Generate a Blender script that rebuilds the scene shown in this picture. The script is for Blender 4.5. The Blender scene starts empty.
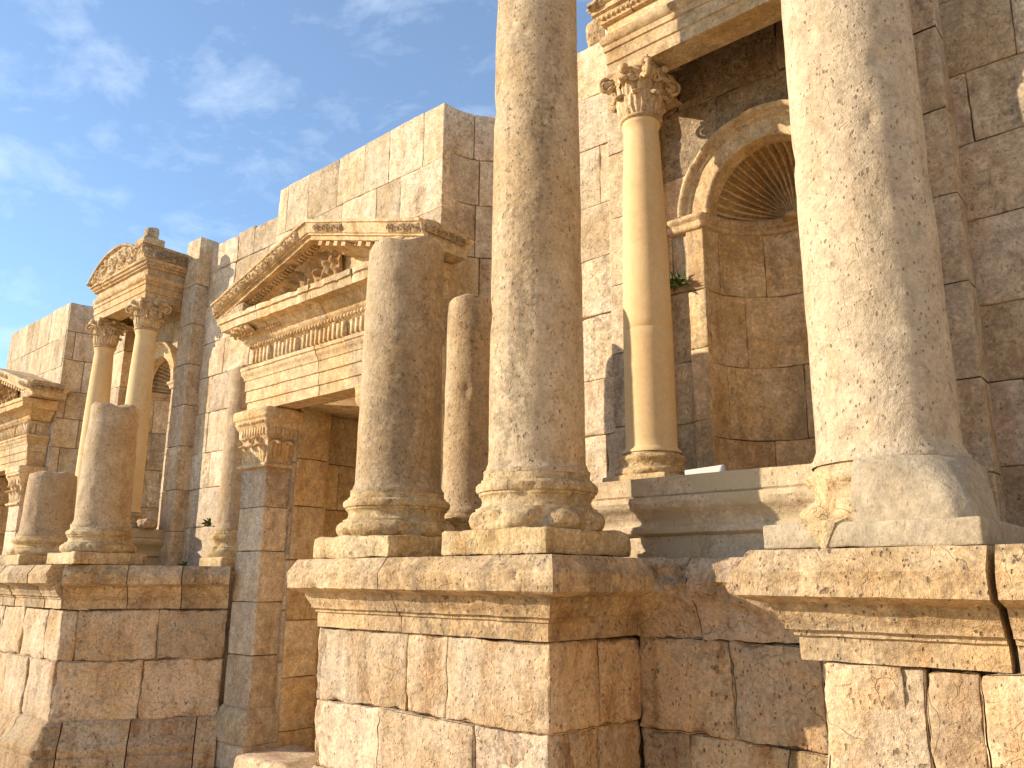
import bpy, math, random
import numpy as np
from math import radians as R, sin, cos, pi
S = bpy.context.scene
COL = S.collection
# ------------------------------------------------------------------ camera
YAW, PITCH, ROLL = R(41.76), R(13.47), R(0.37)
cd = bpy.data.cameras.new('camera'); cam = bpy.data.objects.new('camera', cd); COL.objects.link(cam)
fw = np.array([-sin(YAW)*cos(PITCH), cos(YAW)*cos(PITCH), sin(PITCH)])
rt0 = np.array([cos(YAW), sin(YAW), 0.]); up0 = np.cross(rt0, fw)
rt = rt0*cos(ROLL)+up0*sin(ROLL); up = -rt0*sin(ROLL)+up0*cos(ROLL)
from mathutils import Matrix
m = Matrix.Identity(4)
for i in range(3):
    m[i][0] = rt[i]; m[i][1] = up[i]; m[i][2] = -fw[i]
m[2][3] = 2.0
cam.matrix_world = m
cd.sensor_width = 36; cd.lens = 36*823/1024; cd.clip_end = 6000; cd.clip_start = .05
S.camera = cam
S.cycles.max_bounces = 5; S.cycles.diffuse_bounces = 4; S.cycles.glossy_bounces = 2
S.render.resolution_x = 1024; S.render.resolution_y = 768
# ------------------------------------------------------------------ light
SUN_AZ, SUN_EL = R(48), R(21)          # sun behind the camera, to the left
sund = np.array([-sin(SUN_AZ)*cos(SUN_EL), -cos(SUN_AZ)*cos(SUN_EL), sin(SUN_EL)])
sl = bpy.data.lights.new('sun', 'SUN'); so = bpy.data.objects.new('sun', sl); COL.objects.link(so)
sl.energy = 4.6; sl.angle = R(.6); sl.color = (1, .85, .66)
from mathutils import Vector
so.rotation_euler = Vector(sund).to_track_quat('Z', 'Y').to_euler()
w = bpy.data.worlds.new('World'); S.world = w; w.use_nodes = True
nt = w.node_tree; nt.nodes.clear()
N = nt.nodes.new; LK = nt.links.new
out = N('ShaderNodeOutputWorld'); bg = N('ShaderNodeBackground'); sky = N('ShaderNodeTexSky')
sky.sky_type = 'NISHITA'; sky.sun_disc = False; sky.sun_elevation = SUN_EL
sky.sun_rotation = math.atan2(sund[0], sund[1])
sky.air_density = 1.0; sky.dust_density = .2; sky.ozone_density = 2.0
bg.inputs['Strength'].default_value = .148
tc = N('ShaderNodeTexCoord'); mp = N('ShaderNodeMapping'); mp.inputs['Scale'].default_value = (1.0, 2.8, 4.6)
mp.inputs['Rotation'].default_value = (0.6, .2, .9)
nz = N('ShaderNodeTexNoise'); nz.inputs['Scale'].default_value = 3.6; nz.inputs['Detail'].default_value = 10
nz.inputs['Roughness'].default_value = .62; nz.inputs['Distortion'].default_value = .25
cr = N('ShaderNodeValToRGB'); cr.color_ramp.elements[0].position = .49; cr.color_ramp.elements[1].position = .96
cr.color_ramp.elements[0].color = (.07, .07, .07, 1); cr.color_ramp.elements[1].color = (.58, .58, .58, 1)
mx = N('ShaderNodeMix'); mx.data_type = 'RGBA'; mx.inputs['B'].default_value = (5.6, 6.3, 7.1, 1)
LK(tc.outputs['Generated'], mp.inputs[0]); LK(mp.outputs[0], nz.inputs[0]); LK(nz.outputs[0], cr.inputs[0])
tn = N('ShaderNodeMix'); tn.data_type = 'RGBA'; tn.blend_type = 'MULTIPLY'; tn.inputs['Factor'].default_value = 1; tn.inputs['B'].default_value = (.85, .97, 1.06, 1)
LK(sky.outputs[0], tn.inputs['A']); LK(cr.outputs[0], mx.inputs['Factor']); LK(tn.outputs['Result'], mx.inputs['A']); LK(mx.outputs['Result'], bg.inputs[0]); LK(bg.outputs[0], out.inputs[0])
S.view_settings.view_transform = 'Standard'; S.view_settings.look = 'None'
S.view_settings.gamma = 1; S.view_settings.use_curve_mapping = False
S.view_settings.exposure = .66
# ------------------------------------------------------------------ numpy noise
_rg = np.random.default_rng(7)
_perm = _rg.permutation(256); _perm = np.concatenate([_perm, _perm, _perm])
_g = _rg.normal(size=(256, 3)); _g /= np.linalg.norm(_g, axis=1)[:, None]
def pn(P):
    P = np.asarray(P, float)
    i = np.floor(P).astype(int); f = P-i; u = f*f*f*(f*(f*6-15)+10); i &= 255
    r = 0
    for a in (0, 1):
        wa = u[:, 0] if a else 1-u[:, 0]
        for b in (0, 1):
            wb = u[:, 1] if b else 1-u[:, 1]
            for c in (0, 1):
                wc = u[:, 2] if c else 1-u[:, 2]
                h = _perm[_perm[_perm[(i[:, 0]+a) & 255]+((i[:, 1]+b) & 255)]+((i[:, 2]+c) & 255)]
                r = r+wa*wb*wc*((f-[a, b, c])*_g[h]).sum(1)
    return r
def fbm(P, oct=3):
    r = 0; a = 1.
    for k in range(oct): r = r+a*pn(P*(2.03**k)+k*17.3); a *= .5
    return r
# ------------------------------------------------------------------ mesh builder
class MB:
    def __init__(s): s.V = []; s.F = []; s.T = []; s.n = 0
    def add(s, V, faces, tint=None):
        V = np.asarray(V, float); s.V.append(V)
        if tint is None: tint = (.5, .5, .5)
        s.T.append(np.tile(np.array(tint, float), (len(V), 1)))
        if not isinstance(faces, list): faces = [faces]
        for f in faces:
            f = np.asarray(f, int)
            if len(f): s.F.append(f+s.n)
        s.n += len(V)
    def mesh(s, name, mat, smooth=True):
        me = bpy.data.meshes.new(name)
        V = np.concatenate(s.V); T = np.concatenate(s.T)
        loops = np.concatenate([f.ravel() for f in s.F]).astype(np.int32)
        cnt = np.concatenate([np.full(len(f), f.shape[1]) for f in s.F]).astype(np.int32)
        st = np.concatenate([[0], np.cumsum(cnt)[:-1]]).astype(np.int32)
        me.vertices.add(len(V)); me.vertices.foreach_set('co', V.astype(np.float32).ravel())
        me.loops.add(len(loops)); me.loops.foreach_set('vertex_index', loops)
        me.polygons.add(len(cnt)); me.polygons.foreach_set('loop_start', st)
        me.update(calc_edges=True); me.validate()
        me.polygons.foreach_set('use_smooth', [smooth]*len(me.polygons))
        a = me.attributes.new('tint', 'FLOAT_COLOR', 'POINT')
        if len(a.data) == len(T):
            a.data.foreach_set('color', np.concatenate([T, np.ones((len(T), 1))], 1).astype(np.float32).ravel())
        me.materials.append(mat)
        return me
def obj(name, mb, mat, parent=None, smooth=True, label=None, loc=None, sharp=0):
    me = mb.mesh(name, mat, smooth)
    if sharp: me.set_sharp_from_angle(angle=R(sharp))
    o_ = None; o = bpy.data.objects.new(name, me); COL.objects.link(o)
    if parent: o.parent = parent
    if label: o['label'] = label
    if loc is not None: o.location = loc
    return o
def thing(name, label, cat, loc=(0, 0, 0), group=None, rz=0):
    o = bpy.data.objects.new(name, None); COL.objects.link(o); o.location = loc; o.rotation_euler = (0, 0, rz)
    o.empty_display_size = .1
    o['label'] = label; o['category'] = cat; o['kind'] = 'thing'
    if group: o['group'] = group
    return o
def tag(o, label, cat, group=None):
    o['label'] = label; o['category'] = cat; o['kind'] = 'thing'
    if group: o['group'] = group
    return o
def copy_tree(o, parent=None):
    c = o.copy(); COL.objects.link(c)
    if parent: c.parent = parent
    for ch in list(o.children): copy_tree(ch, c)
    return c
def gridq(nu, nv, off=0, wrap=False):
    a = np.arange(nu*nv).reshape(nu, nv)
    if wrap: a = np.concatenate([a, a[:1]], 0)
    q = np.stack([a[:-1, :-1], a[1:, :-1], a[1:, 1:], a[:-1, 1:]], -1).reshape(-1, 4)
    return q+off
def lines(a, b, r, res):
    L = b-a; r = min(r, L*.3)
    n = max(1, int(round((L-2*r)/res)))
    return np.concatenate([[a, a+r*.45], np.linspace(a+r, b-r, n+1), [b-r*.45, b]])
rng = random.Random(5)
# a stone block with rounded, chipped edges and an uneven face; local box -> mapping
def block(mb, lo, hi, r=.015, amp=.004, chip=.02, freq=5., res=.06, M=None, faces='FLRTB', cull=None, seed=None, tint=None, bulge=0.):
    lo = np.array(lo, float); hi = np.array(hi, float)
    if (hi-lo).min() < .004: return
    if seed is None: seed = rng.random()*50
    if tint is None: tint = (rng.random(), rng.random(), rng.random())
    r = min(r, .3*(hi-lo).min()); chip = min(chip, .2*(hi-lo).min())
    A = [lines(lo[k], hi[k], max(r, .012), res if k != 1 else max(res*2, .08)) for k in range(3)]
    spec = dict(F=(1, 1), K=(1, 0), L=(0, 0), R=(0, 1), B=(2, 0), T=(2, 1))
    for fc in faces:
        ax, sd = spec[fc]
        o = [k for k in range(3) if k != ax]
        U, V = np.meshgrid(A[o[0]], A[o[1]], indexing='ij')
        P = np.zeros((U.size, 3)); P[:, o[0]] = U.ravel(); P[:, o[1]] = V.ravel(); P[:, ax] = hi[ax] if sd else lo[ax]
        nn = pn(P*freq*2.3+seed*3.1)
        rr = r+chip*np.clip(nn*2.2-.25, 0, 1)+chip*.4*np.clip(pn(P*freq*.7+seed)*2, 0, 1)
        q = np.clip(P, lo+rr[:, None], hi-rr[:, None])
        d = P-q; l = np.linalg.norm(d, axis=1); l[l == 0] = 1; d /= l[:, None]
        dn = amp*(fbm(P*freq+seed, 3)*1.3)+amp*.35*pn(P*freq*6+seed)
        if bulge:
            c = (lo+hi)/2; h = (hi-lo)/2
            e = np.clip(1-np.abs((P-c)/h), 0, 1)
            dn = dn+bulge*np.minimum(1, 3.5*np.minimum(e[:, 0]+(ax == 0), e[:, 2]+(ax == 2)))*(.6+.8*pn(P*3+seed*2))
        P2 = q+d*(rr+dn)[:, None]
        Q = gridq(len(A[o[0]]), len(A[o[1]]))
        flip = {'F': 0, 'K': 1, 'L': 0, 'R': 1, 'B': 1, 'T': 0}[fc]   # local d axis points out of the wall
        if flip: Q = Q[:, ::-1]
        W = M(P2) if M else P2
        if cull is not None:
            cen = W[Q].mean(1); Q = Q[~cull(cen)]
            if not len(Q): continue
        mb.add(W, Q, tint)
class Path:
    def __init__(s, pts, smooth=False):
        s.p = np.array(pts, float); d = np.diff(s.p, axis=0); s.l = np.linalg.norm(d, axis=1)
        s.t = d/s.l[:, None]; s.c = np.concatenate([[0], np.cumsum(s.l)]); s.L = s.c[-1]; s.smooth = smooth
        n = np.stack([s.t[:, 1], -s.t[:, 0]], 1); s.n = n
        vn = np.concatenate([n[:1], (n[:-1]+n[1:]), n[-1:]]); vn /= np.linalg.norm(vn, axis=1)[:, None]; s.vn = vn
        mt = vn.copy()
        for i in range(1, len(mt)-1): mt[i] = vn[i]/max(.3, vn[i]@n[i])
        s.mt = mt
    def at(s, u):
        k = np.clip(np.searchsorted(s.c, u, side='right')-1, 0, len(s.l)-1)
        f = (u-s.c[k])
        pos = s.p[k]+s.t[k]*f[:, None]
        if s.smooth:
            g = (f/s.l[k])[:, None]; nn = s.vn[k]*(1-g)+s.vn[k+1]*g
        else: nn = s.n[k]
        return pos, nn
def pmap(path):
    def M(P):
        pos, n = path.at(P[:, 0]); q = pos+n*P[:, 1:2]
        return np.stack([q[:, 0], q[:, 1], P[:, 2]], 1)
    return M
def seg(x0, y0, x1, y1): return Path([(x0, y0), (x1, y1)])
# coursed masonry on a face given by a path; courses = list of z levels (ascending)
def warp(M, k, seed):
    def F(P):
        P = P.copy(); q = np.stack([P[:, 0]*1.1+seed, P[:, 2]*.9, np.zeros(len(P))], 1)
        P[:, 2] += k*pn(q)*1.6; P[:, 0] += k*pn(q*1.7+5.5)*1.2
        return M(P)
    return F
def ashlar(mb, path, courses, wmin=.4, wmax=.9, depth=.25, gap=.008, first=None, top_wave=0, ends=True, backing=True, var=.008, cull=None, wob=0, **kw):
    M = pmap(path)
    if wob: M = warp(M, wob, rng.random()*30)
    for ci in range(len(courses)-1):
        z0, z1 = courses[ci], courses[ci+1]
        s = 0.; cuts = [0.]
        if first and ci in first: cuts += list(first[ci]); s = cuts[-1]
        elif ci % 2: s = rng.uniform(.3, .7)*wmin*.9; cuts.append(s) if s < path.L*.6 and path.L > wmax else None
        s = cuts[-1]
        while path.L-s > wmax: s += rng.uniform(wmin, wmax); cuts.append(s)
        if path.L-cuts[-1] < wmin*.45 and len(cuts) > 1: cuts[-1] = path.L
        else: cuts.append(path.L)
        for a, b in zip(cuts[:-1], cuts[1:]):
            if b-a < .03: continue
            e = rng.uniform(-var, var); zt = z1
            if ci == len(courses)-2 and top_wave: zt += rng.uniform(-top_wave, top_wave*.3)
            block(mb, (a+gap/2, -depth, z0+gap/2), (b-gap/2, e, zt-gap/2), M=M, cull=cull, **kw)
    if backing:
        n = max(2, int(path.L/.12)); m_ = max(2, int((courses[-1]-courses[0])/.12))
        s_ = np.linspace(0.02, path.L-.02, n); zz = np.linspace(courses[0], courses[-1]-.03, m_)
        U, V = np.meshgrid(s_, zz, indexing='ij'); P = np.stack([U.ravel(), np.full(U.size, -.045), V.ravel()], 1)
        W = M(P); Q = gridq(n, m_)
        if cull is not None: Q = Q[~cull(W[Q].mean(1))]
        if len(Q): mb.add(W, Q, (.3, .3, .3))
# moulding swept along a path; profile = [(out, z)...]; stones = joint positions
def densify(prof, res):
    o = [prof[0]]
    for a, b in zip(prof[:-1], prof[1:]):
        n = max(1, int(math.hypot(b[0]-a[0], b[1]-a[1])/res))
        for k in range(1, n+1): o.append((a[0]+(b[0]-a[0])*k/n, a[1]+(b[1]-a[1])*k/n))
    return np.array(o)
def sweep(mb, path, prof, joints=(), res=.04, pres=.02, amp=.004, chip=.03, freq=4., gap=.008, tint=None, var=.004, back=-.15, caps=True):
    prof = [(back, prof[0][1])]+list(prof)+[(back, prof[-1][1])]
    pf = densify(prof, pres)
    J = [0]+[j for j in joints if 0 < j < path.L]+[path.L]
    for a, b in zip(J[:-1], J[1:]):
        a2 = a+(gap/2 if a > 0 else 0); b2 = b-(gap/2 if b < path.L else 0)
        ss = list(np.linspace(a2, b2, max(2, int((b2-a2)/res)+1)))
        ss += [c for c in path.c if a2+.001 < c < b2-.001]; ss = np.array(sorted(ss))
        keep = [0]; [keep.append(i) for i in range(1, len(ss)) if ss[i]-ss[keep[-1]] > 1e-4]; ss = ss[keep]
        pos, nn = path.at(ss)
        for i, c in enumerate(path.c):
            k = np.where(np.abs(ss-c) < 1e-4)[0]
            if len(k): nn[k] = path.mt[i]; pos[k] = path.p[i]
        sd = rng.random()*40; tn = tint or (rng.random(), rng.random(), rng.random()); e = rng.uniform(-var, var)
        O = pf[:, 0][None, :]; Z = pf[:, 1][None, :]
        P = np.zeros((len(ss), len(pf), 3))
        P[:, :, 0] = pos[:, 0:1]+nn[:, 0:1]*O; P[:, :, 1] = pos[:, 1:2]+nn[:, 1:2]*O; P[:, :, 2] = Z
        fl = P.reshape(-1, 3)
        d = amp*fbm(fl*freq+sd, 3)*1.4+e
        omax = max(p[0] for p in prof)
        rel = np.clip((np.tile(pf[:, 0], len(ss))-omax+chip*2.2)/(chip*2.2+1e-6), 0, 1)
        d = d-chip*rel*np.clip(fbm(fl*freq*1.7+sd*2, 2)*2.4-.25, 0, 1.3)
        S_ = np.repeat(ss, len(pf))
        for c_ in path.c[1:-1]:
            d = d-rel*(.008+.035*np.clip(pn(fl*4+sd)*2, 0, 1))*np.exp(-((S_-c_)/.045)**2)*min(1, chip/.02)
        zc = amp*pn(fl*freq*2+sd+9)
        msk = (np.tile(pf[:, 0], len(ss)) > back+.01)
        NN = np.repeat(nn, len(pf), 0)
        fl[:, 0] += NN[:, 0]*d*msk; fl[:, 1] += NN[:, 1]*d*msk; fl[:, 2] += zc*msk
        Q = gridq(len(ss), len(pf)); mb.add(fl, Q, tn)
        if caps:
            n = len(pf); e0 = fl[:n]; e1 = fl[-n:]
            mb.add(e0, [np.arange(n)[None, :]], tn); mb.add(e1, [np.arange(n)[::-1][None, :]], tn)
def prism(mb, poly, z0, z1, tint=None):
    n = len(poly); V = [(x, y, z0) for x, y in poly]+[(x, y, z1) for x, y in poly]
    q = [[i, (i+1) % n, n+(i+1) % n, n+i] for i in range(n)]
    mb.add(V, [np.array(q), np.arange(n)[::-1][None, :], (np.arange(n)+n)[None, :]], tint)
# turned stone; profile [(radius, z)...]; damage eats into the rim here and there
def lathe(mb, prof, cx=0, cy=0, segs=72, pres=.03, amp=.003, freq=5., chip=.0, chipf=3., tint=None, top=None, seed=None, cap=True, sq=0.):
    pf = densify(prof, pres); sd = rng.random()*60 if seed is None else seed
    th = np.linspace(0, 2*pi, segs, endpoint=False)
    r = pf[:, 0][None, :]; z = np.broadcast_to(pf[:, 1][None, :], (segs, len(pf))).copy()
    X = r*np.cos(th)[:, None]; Y = r*np.sin(th)[:, None]
    P = np.stack([X, Y, z], -1).reshape(-1, 3)
    d = amp*fbm(P*freq+sd, 3)*1.4
    if chip:
        rm = max(p[0] for p in prof); base = min(p[0] for p in prof[:-1]) if len(prof) > 2 else rm
        rel = np.clip((np.tile(pf[:, 0], segs)-base)/max(rm-base, .01), 0, 1)
        d = d-chip*rel*np.clip(fbm(P*chipf+sd*1.7, 3)*2.6-.2, 0, 1.2)
    rad = np.tile(pf[:, 0], segs); nr = np.maximum(rad+d*(rad > .02), 0.0)
    k = np.where(rad > 1e-6, nr/np.maximum(rad, 1e-6), 0)
    P[:, 0] *= k; P[:, 1] *= k
    if top is not None: P = top(P, sd)
    P[:, 0] += cx; P[:, 1] += cy
    mb.add(P, gridq(segs, len(pf), wrap=True), tint or (rng.random(), rng.random(), rng.random()))
# ------------------------------------------------------------------ materials
def stone(name, pale, warm, dark, grey=.25, pits=.5, cracks=.5, blockvar=.35, bump=.5, streak=.5, scale=1., cement=0., rough=.9, ochre=.0, stain=1., mottle=1.):
    m = bpy.data.materials.new(name); m.use_nodes = True; t = m.node_tree; n = t.nodes.new; l = t.links.new
    b = t.nodes['Principled BSDF']; b.inputs['Roughness'].default_value = rough; b.inputs['Specular IOR Level'].default_value = .25
    g = n('ShaderNodeNewGeometry'); P = g.outputs['Position']
    at = n('ShaderNodeAttribute'); at.attribute_name = 'tint'; sx = n('ShaderNodeSeparateColor'); l(at.outputs['Color'], sx.inputs[0])
    # every stone shows another piece of the pattern
    off = n('ShaderNodeVectorMath'); off.operation = 'MULTIPLY_ADD'; l(at.outputs['Color'], off.inputs[0]); off.inputs[1].default_value = (3, 3, 3); l(P, off.inputs[2])
    P = off.outputs[0]
    def noise(s, det=4, ro=.55, dist=0, vec=None, sc=None):
        k = n('ShaderNodeTexNoise'); k.inputs['Scale'].default_value = s*scale; k.inputs['Detail'].default_value = det
        k.inputs['Roughness'].default_value = ro; k.inputs['Distortion'].default_value = dist
        v = vec or P
        if sc:
            mp = n('ShaderNodeMapping'); mp.inputs['Scale'].default_value = sc; l(v, mp.inputs[0]); v = mp.outputs[0]
        l(v, k.inputs[0]); return k
    def ramp(v, a, c, lo=0., hi=1.):
        k = n('ShaderNodeMapRange'); k.inputs['From Min'].default_value = a; k.inputs['From Max'].default_value = c
        k.inputs['To Min'].default_value = lo; k.inputs['To Max'].default_value = hi; l(v, k.inputs[0]); return k.outputs[0]
    def mix(f, a, c, mode='MIX'):
        k = n('ShaderNodeMix'); k.data_type = 'RGBA'; k.blend_type = mode
        (l(f, k.inputs['Factor']) if not isinstance(f, float) else setattr(k.inputs['Factor'], 'default_value', f))
        for nm, v in (('A', a), ('B', c)):
            if isinstance(v, tuple): k.inputs[nm].default_value = (*v, 1)
            else: l(v, k.inputs[nm])
        return k.outputs['Result']
    def mul(a, c):
        k = n('ShaderNodeMath'); k.operation = 'MULTIPLY'
        for i, v in enumerate((a, c)):
            if isinstance(v, (int, float)): k.inputs[i].default_value = v
            else: l(v, k.inputs[i])
        return k.outputs[0]
    def math2(op, a, c):
        k = n('ShaderNodeMath'); k.operation = op
        for i, v in enumerate((a, c)):
            if isinstance(v, (int, float)): k.inputs[i].default_value = v
            else: l(v, k.inputs[i])
        return k.outputs[0]
    n1 = noise(1.7, 4, .62); n2 = noise(4.6, 5, .68, sc=(1, 1, .30)); n3 = noise(42, 4, .82); n4 = noise(11, 4, .72, .4)
    c = mix(ramp(n1.outputs[0], .38, .62), pale, warm)
    pink = (pale[0]*.96, pale[1]*.90, pale[2]*.89)
    c = mix(mul(ramp(sx.outputs[1], .45, .9), min(1., blockvar*2.)), c, pink)
    c = mix(mul(ramp(sx.outputs[2], .62, .95), min(1., blockvar*1.5)), c, warm)
    c = mix(mul(ramp(n2.outputs[0], .52, .66), .6*stain), c, (warm[0]*.66, warm[1]*.54, warm[2]*.42))
    c = mix(mul(ramp(n2.outputs[0], .45, .34), .45), c, (min(.8, pale[0]*1.1), pale[1]*1.1, pale[2]*1.15))
    if ochre: c = mix(mul(ramp(n4.outputs[0], .48, .62), ochre), c, (.40, .20, .075))
    # mottling
    c = mix(.8*mottle, c, mix(1., c, ramp(n3.outputs[0], .3, .7, .52, 1.34), 'MULTIPLY'))
    c = mix(.65*mottle, c, mix(1., c, ramp(n4.outputs[0], .32, .68, .50, 1.30), 'MULTIPLY'))
    c = mix(1., c, ramp(sx.outputs[0], 0, 1, 1-blockvar*.55, 1+blockvar*.30), 'MULTIPLY')
    # grey-black weathering, in streaks
    nw = noise(1.5, 5, .72, .5, sc=(1, 1, .20)); nf = noise(22, 3, .7)
    wv = math2('ADD', nw.outputs[0], mul(math2('SUBTRACT', nf.outputs[0], .5), .6))
    wm = mul(ramp(wv, .63-grey*.24, .72-grey*.17), streak)
    c = mix(wm, c, dark)
    if cement:
        nc = noise(2.3, 3, .5, .2); c = mix(mul(ramp(nc.outputs[0], .56-.2*cement, .58-.2*cement), .92), c, (.50, .40, .25))
    # cracks
    ds = noise(3.5, 3, .6); dv = n('ShaderNodeVectorMath'); dv.operation = 'MULTIPLY_ADD'; l(ds.outputs['Color'], dv.inputs[0])
    dv.inputs[1].default_value = (.34, .34, .34); l(P, dv.inputs[2])
    vo = n('ShaderNodeTexVoronoi'); vo.feature = 'DISTANCE_TO_EDGE'; vo.inputs['Scale'].default_value = 4.2*scale; l(dv.outputs[0], vo.inputs[0])
    ck = mul(ramp(vo.outputs[0], .0, .014, 1, 0), mul(ramp(n1.outputs[0], .50, .57), cracks))
    vo3 = n('ShaderNodeTexVoronoi'); vo3.feature = 'DISTANCE_TO_EDGE'; vo3.inputs['Scale'].default_value = 13*scale; l(dv.outputs[0], vo3.inputs[0])
    ck2 = mul(ramp(vo3.outputs[0], .0, .028, 1, 0), mul(ramp(n2.outputs[0], .54, .62), cracks*.6))
    ck = math2('MAXIMUM', ck, ck2)
    c = mix(mul(ck, .5), c, (dark[0]*.7, dark[1]*.55, dark[2]*.42))
    # pits
    mp = n('ShaderNodeMapping'); mp.inputs['Scale'].default_value = (1, 1, .55); l(P, mp.inputs[0])
    v2 = n('ShaderNodeTexVoronoi'); v2.inputs['Scale'].default_value = 48*scale; v2.inputs['Randomness'].default_value = 1; l(mp.outputs[0], v2.inputs[0])
    pm = n2
    pt = mul(ramp(math2('SUBTRACT', v2.outputs[0], mul(ramp(nf.outputs[0], .44, .70), .30)), .0, .09, 1, 0), pits)
    v5 = n('ShaderNodeTexVoronoi'); v5.inputs['Scale'].default_value = 11*scale; l(dv.outputs[0], v5.inputs[0])
    pt2 = mul(ramp(math2('SUBTRACT', v5.outputs[0], mul(ramp(nf.outputs[0], .45, .7), .16)), .0, .09, 1, 0), pits*.7)
    pt = math2('MAXIMUM', pt, pt2)
    c = mix(mul(pt, .78), c, (dark[0]*.75, dark[1]*.6, dark[2]*.48))
    l(c, b.inputs['Base Color'])
    h = math2('ADD', mul(n4.outputs[0], .45), mul(n3.outputs[0], .65))
    h = math2('ADD', h, mul(n2.outputs[0], .8)); h = math2('SUBTRACT', h, mul(pt, .55)); h = math2('SUBTRACT', h, mul(ck, .4))
    h = math2('ADD', h, mul(nf.outputs[0], .3))
    bp = n('ShaderNodeBump'); bp.inputs['Strength'].default_value = bump; bp.inputs['Distance'].default_value = .018; l(h, bp.inputs['Height']); l(bp.outputs[0], b.inputs['Normal'])
    return m
DK = (.115, .092, .068)
M_wall = stone('limestone_wall', (0.71, 0.585, 0.415), (0.63, 0.465, 0.27), DK, grey=0.24, pits=.6, cracks=.6, blockvar=.42, bump=.7)
M_rough = stone('limestone_rough', (0.72, 0.58, 0.405), (0.63, 0.445, 0.25), DK, grey=0.2, pits=.75, cracks=.6, blockvar=.45, bump=.95, ochre=.25, stain=1.2)
M_red = stone('limestone_reddish', (0.65, 0.515, 0.335), (0.58, 0.41, 0.225), (.12, .075, .045), grey=0.28, pits=.8, cracks=.55, blockvar=.55, bump=1.1, ochre=.45, stain=1.5)
M_cap = stone('limestone_cornice', (0.66, 0.51, 0.32), (0.58, 0.385, 0.185), DK, grey=0.62, pits=.9, cracks=.35, blockvar=.3, bump=.9)
M_ent = stone('limestone_entablature', (0.72, 0.55, 0.33), (0.64, 0.42, 0.19), (.17, .135, .09), grey=0.34, pits=.4, cracks=.15, blockvar=.3, bump=.5)
M_och = stone('limestone_ochre', (.52, .34, .15), (.46, .27, .10), (.16, .09, .04), grey=.3, pits=.7, cracks=.5, blockvar=.1, bump=1., ochre=.5)
M_dark = stone('limestone_blackened', (0.58, 0.46, 0.3), (0.5, 0.355, 0.2), (.085, .05, .03), grey=0.6, pits=.8, cracks=.6, blockvar=.4, bump=1.1)
M_new = stone('limestone_restored', (0.72, 0.53, 0.28), (0.69, 0.49, 0.25), (.40, .28, .15), grey=.0, pits=.04, cracks=.05, blockvar=.05, bump=.10, streak=.3, stain=.15, mottle=.22)
M_colp = stone('limestone_column_pale', (0.57, 0.475, 0.325), (0.52, 0.405, 0.24), (.20, .165, .115), grey=0.38, pits=.9, cracks=.4, blockvar=.32, bump=.7, streak=.45, mottle=.72, stain=.6)
M_cold = stone('limestone_column_dark', (0.585, 0.455, 0.29), (0.53, 0.375, 0.205), (.185, .14, .09), grey=0.5, pits=.9, cracks=.3, blockvar=.32, bump=.7, streak=.62, mottle=.72, stain=.6)
M_base = stone('limestone_base', (0.7, 0.55, 0.33), (0.63, 0.44, 0.21), (.19, .15, .09), grey=0.34, pits=.6, cracks=.6, blockvar=.2, bump=1.)
M_cem = stone('cement_repair', (0.47, 0.385, 0.26), (0.43, 0.34, 0.22), (.25, .21, .15), grey=.05, pits=.35, cracks=.12, blockvar=.1, bump=.5, streak=.5, stain=.4, mottle=.7)
M_pod = stone('cement_and_stone', (0.62, 0.5, 0.34), (0.56, 0.42, 0.25), DK, grey=.15, pits=.5, cracks=.4, blockvar=.2, bump=.6, cement=.45, stain=.4, mottle=.7)
M_floor = stone('paving_stone', (.78, .58, .34), (.74, .52, .27), DK, grey=.1, pits=.4, cracks=.4, blockvar=.3, bump=.5)
def plain(name, c, rough=.8):
    m = bpy.data.materials.new(name); m.use_nodes = True; t = m.node_tree; b = t.nodes['Principled BSDF']
    k = t.nodes.new('ShaderNodeTexNoise'); k.inputs['Scale'].default_value = 30; r = t.nodes.new('ShaderNodeMix'); r.data_type = 'RGBA'
    r.inputs['A'].default_value = (*[x*.7 for x in c], 1); r.inputs['B'].default_value = (*[x*1.25 for x in c], 1)
    t.links.new(k.outputs[0], r.inputs['Factor']); t.links.new(r.outputs['Result'], b.inputs['Base Color']); b.inputs['Roughness'].default_value = rough
    return m
M_leaf = plain('weed_leaf', (.09, .12, .035)); M_slab = plain('pale_slab', (.62, .60, .55))
# ------------------------------------------------------------------ levels
G0 = .22                     # stage floor
TOP = 2.13                   # platform level
W = 5.13                     # plane of the back wall
FRONT = 3.3
# ground
mb = MB()
mb.add([(-400, -400, G0-.02), (400, -400, G0-.02), (400, 400, G0-.02), (-400, 400, G0-.02)], np.array([[0, 1, 2, 3]]), (.5, .5, .5))
go = obj('ground', mb, M_floor, smooth=False); go['kind'] = 'structure'
mb = MB(); yy = -2.
while yy < 6.4:
    xx = -18.+rng.uniform(-.4, 0); h = rng.uniform(.55, .8)
    while xx < 3:
        w_ = rng.uniform(.7, 1.3)
        block(mb, (xx+.006, yy+.006, G0-.14), (xx+w_-.006, yy+h-.006, G0+rng.uniform(-.006, .006)), r=.012, amp=.004, res=.2, faces='T')
        xx += w_
    yy += h
po = obj('pavement', mb, M_floor); po['kind'] = 'structure'
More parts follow.
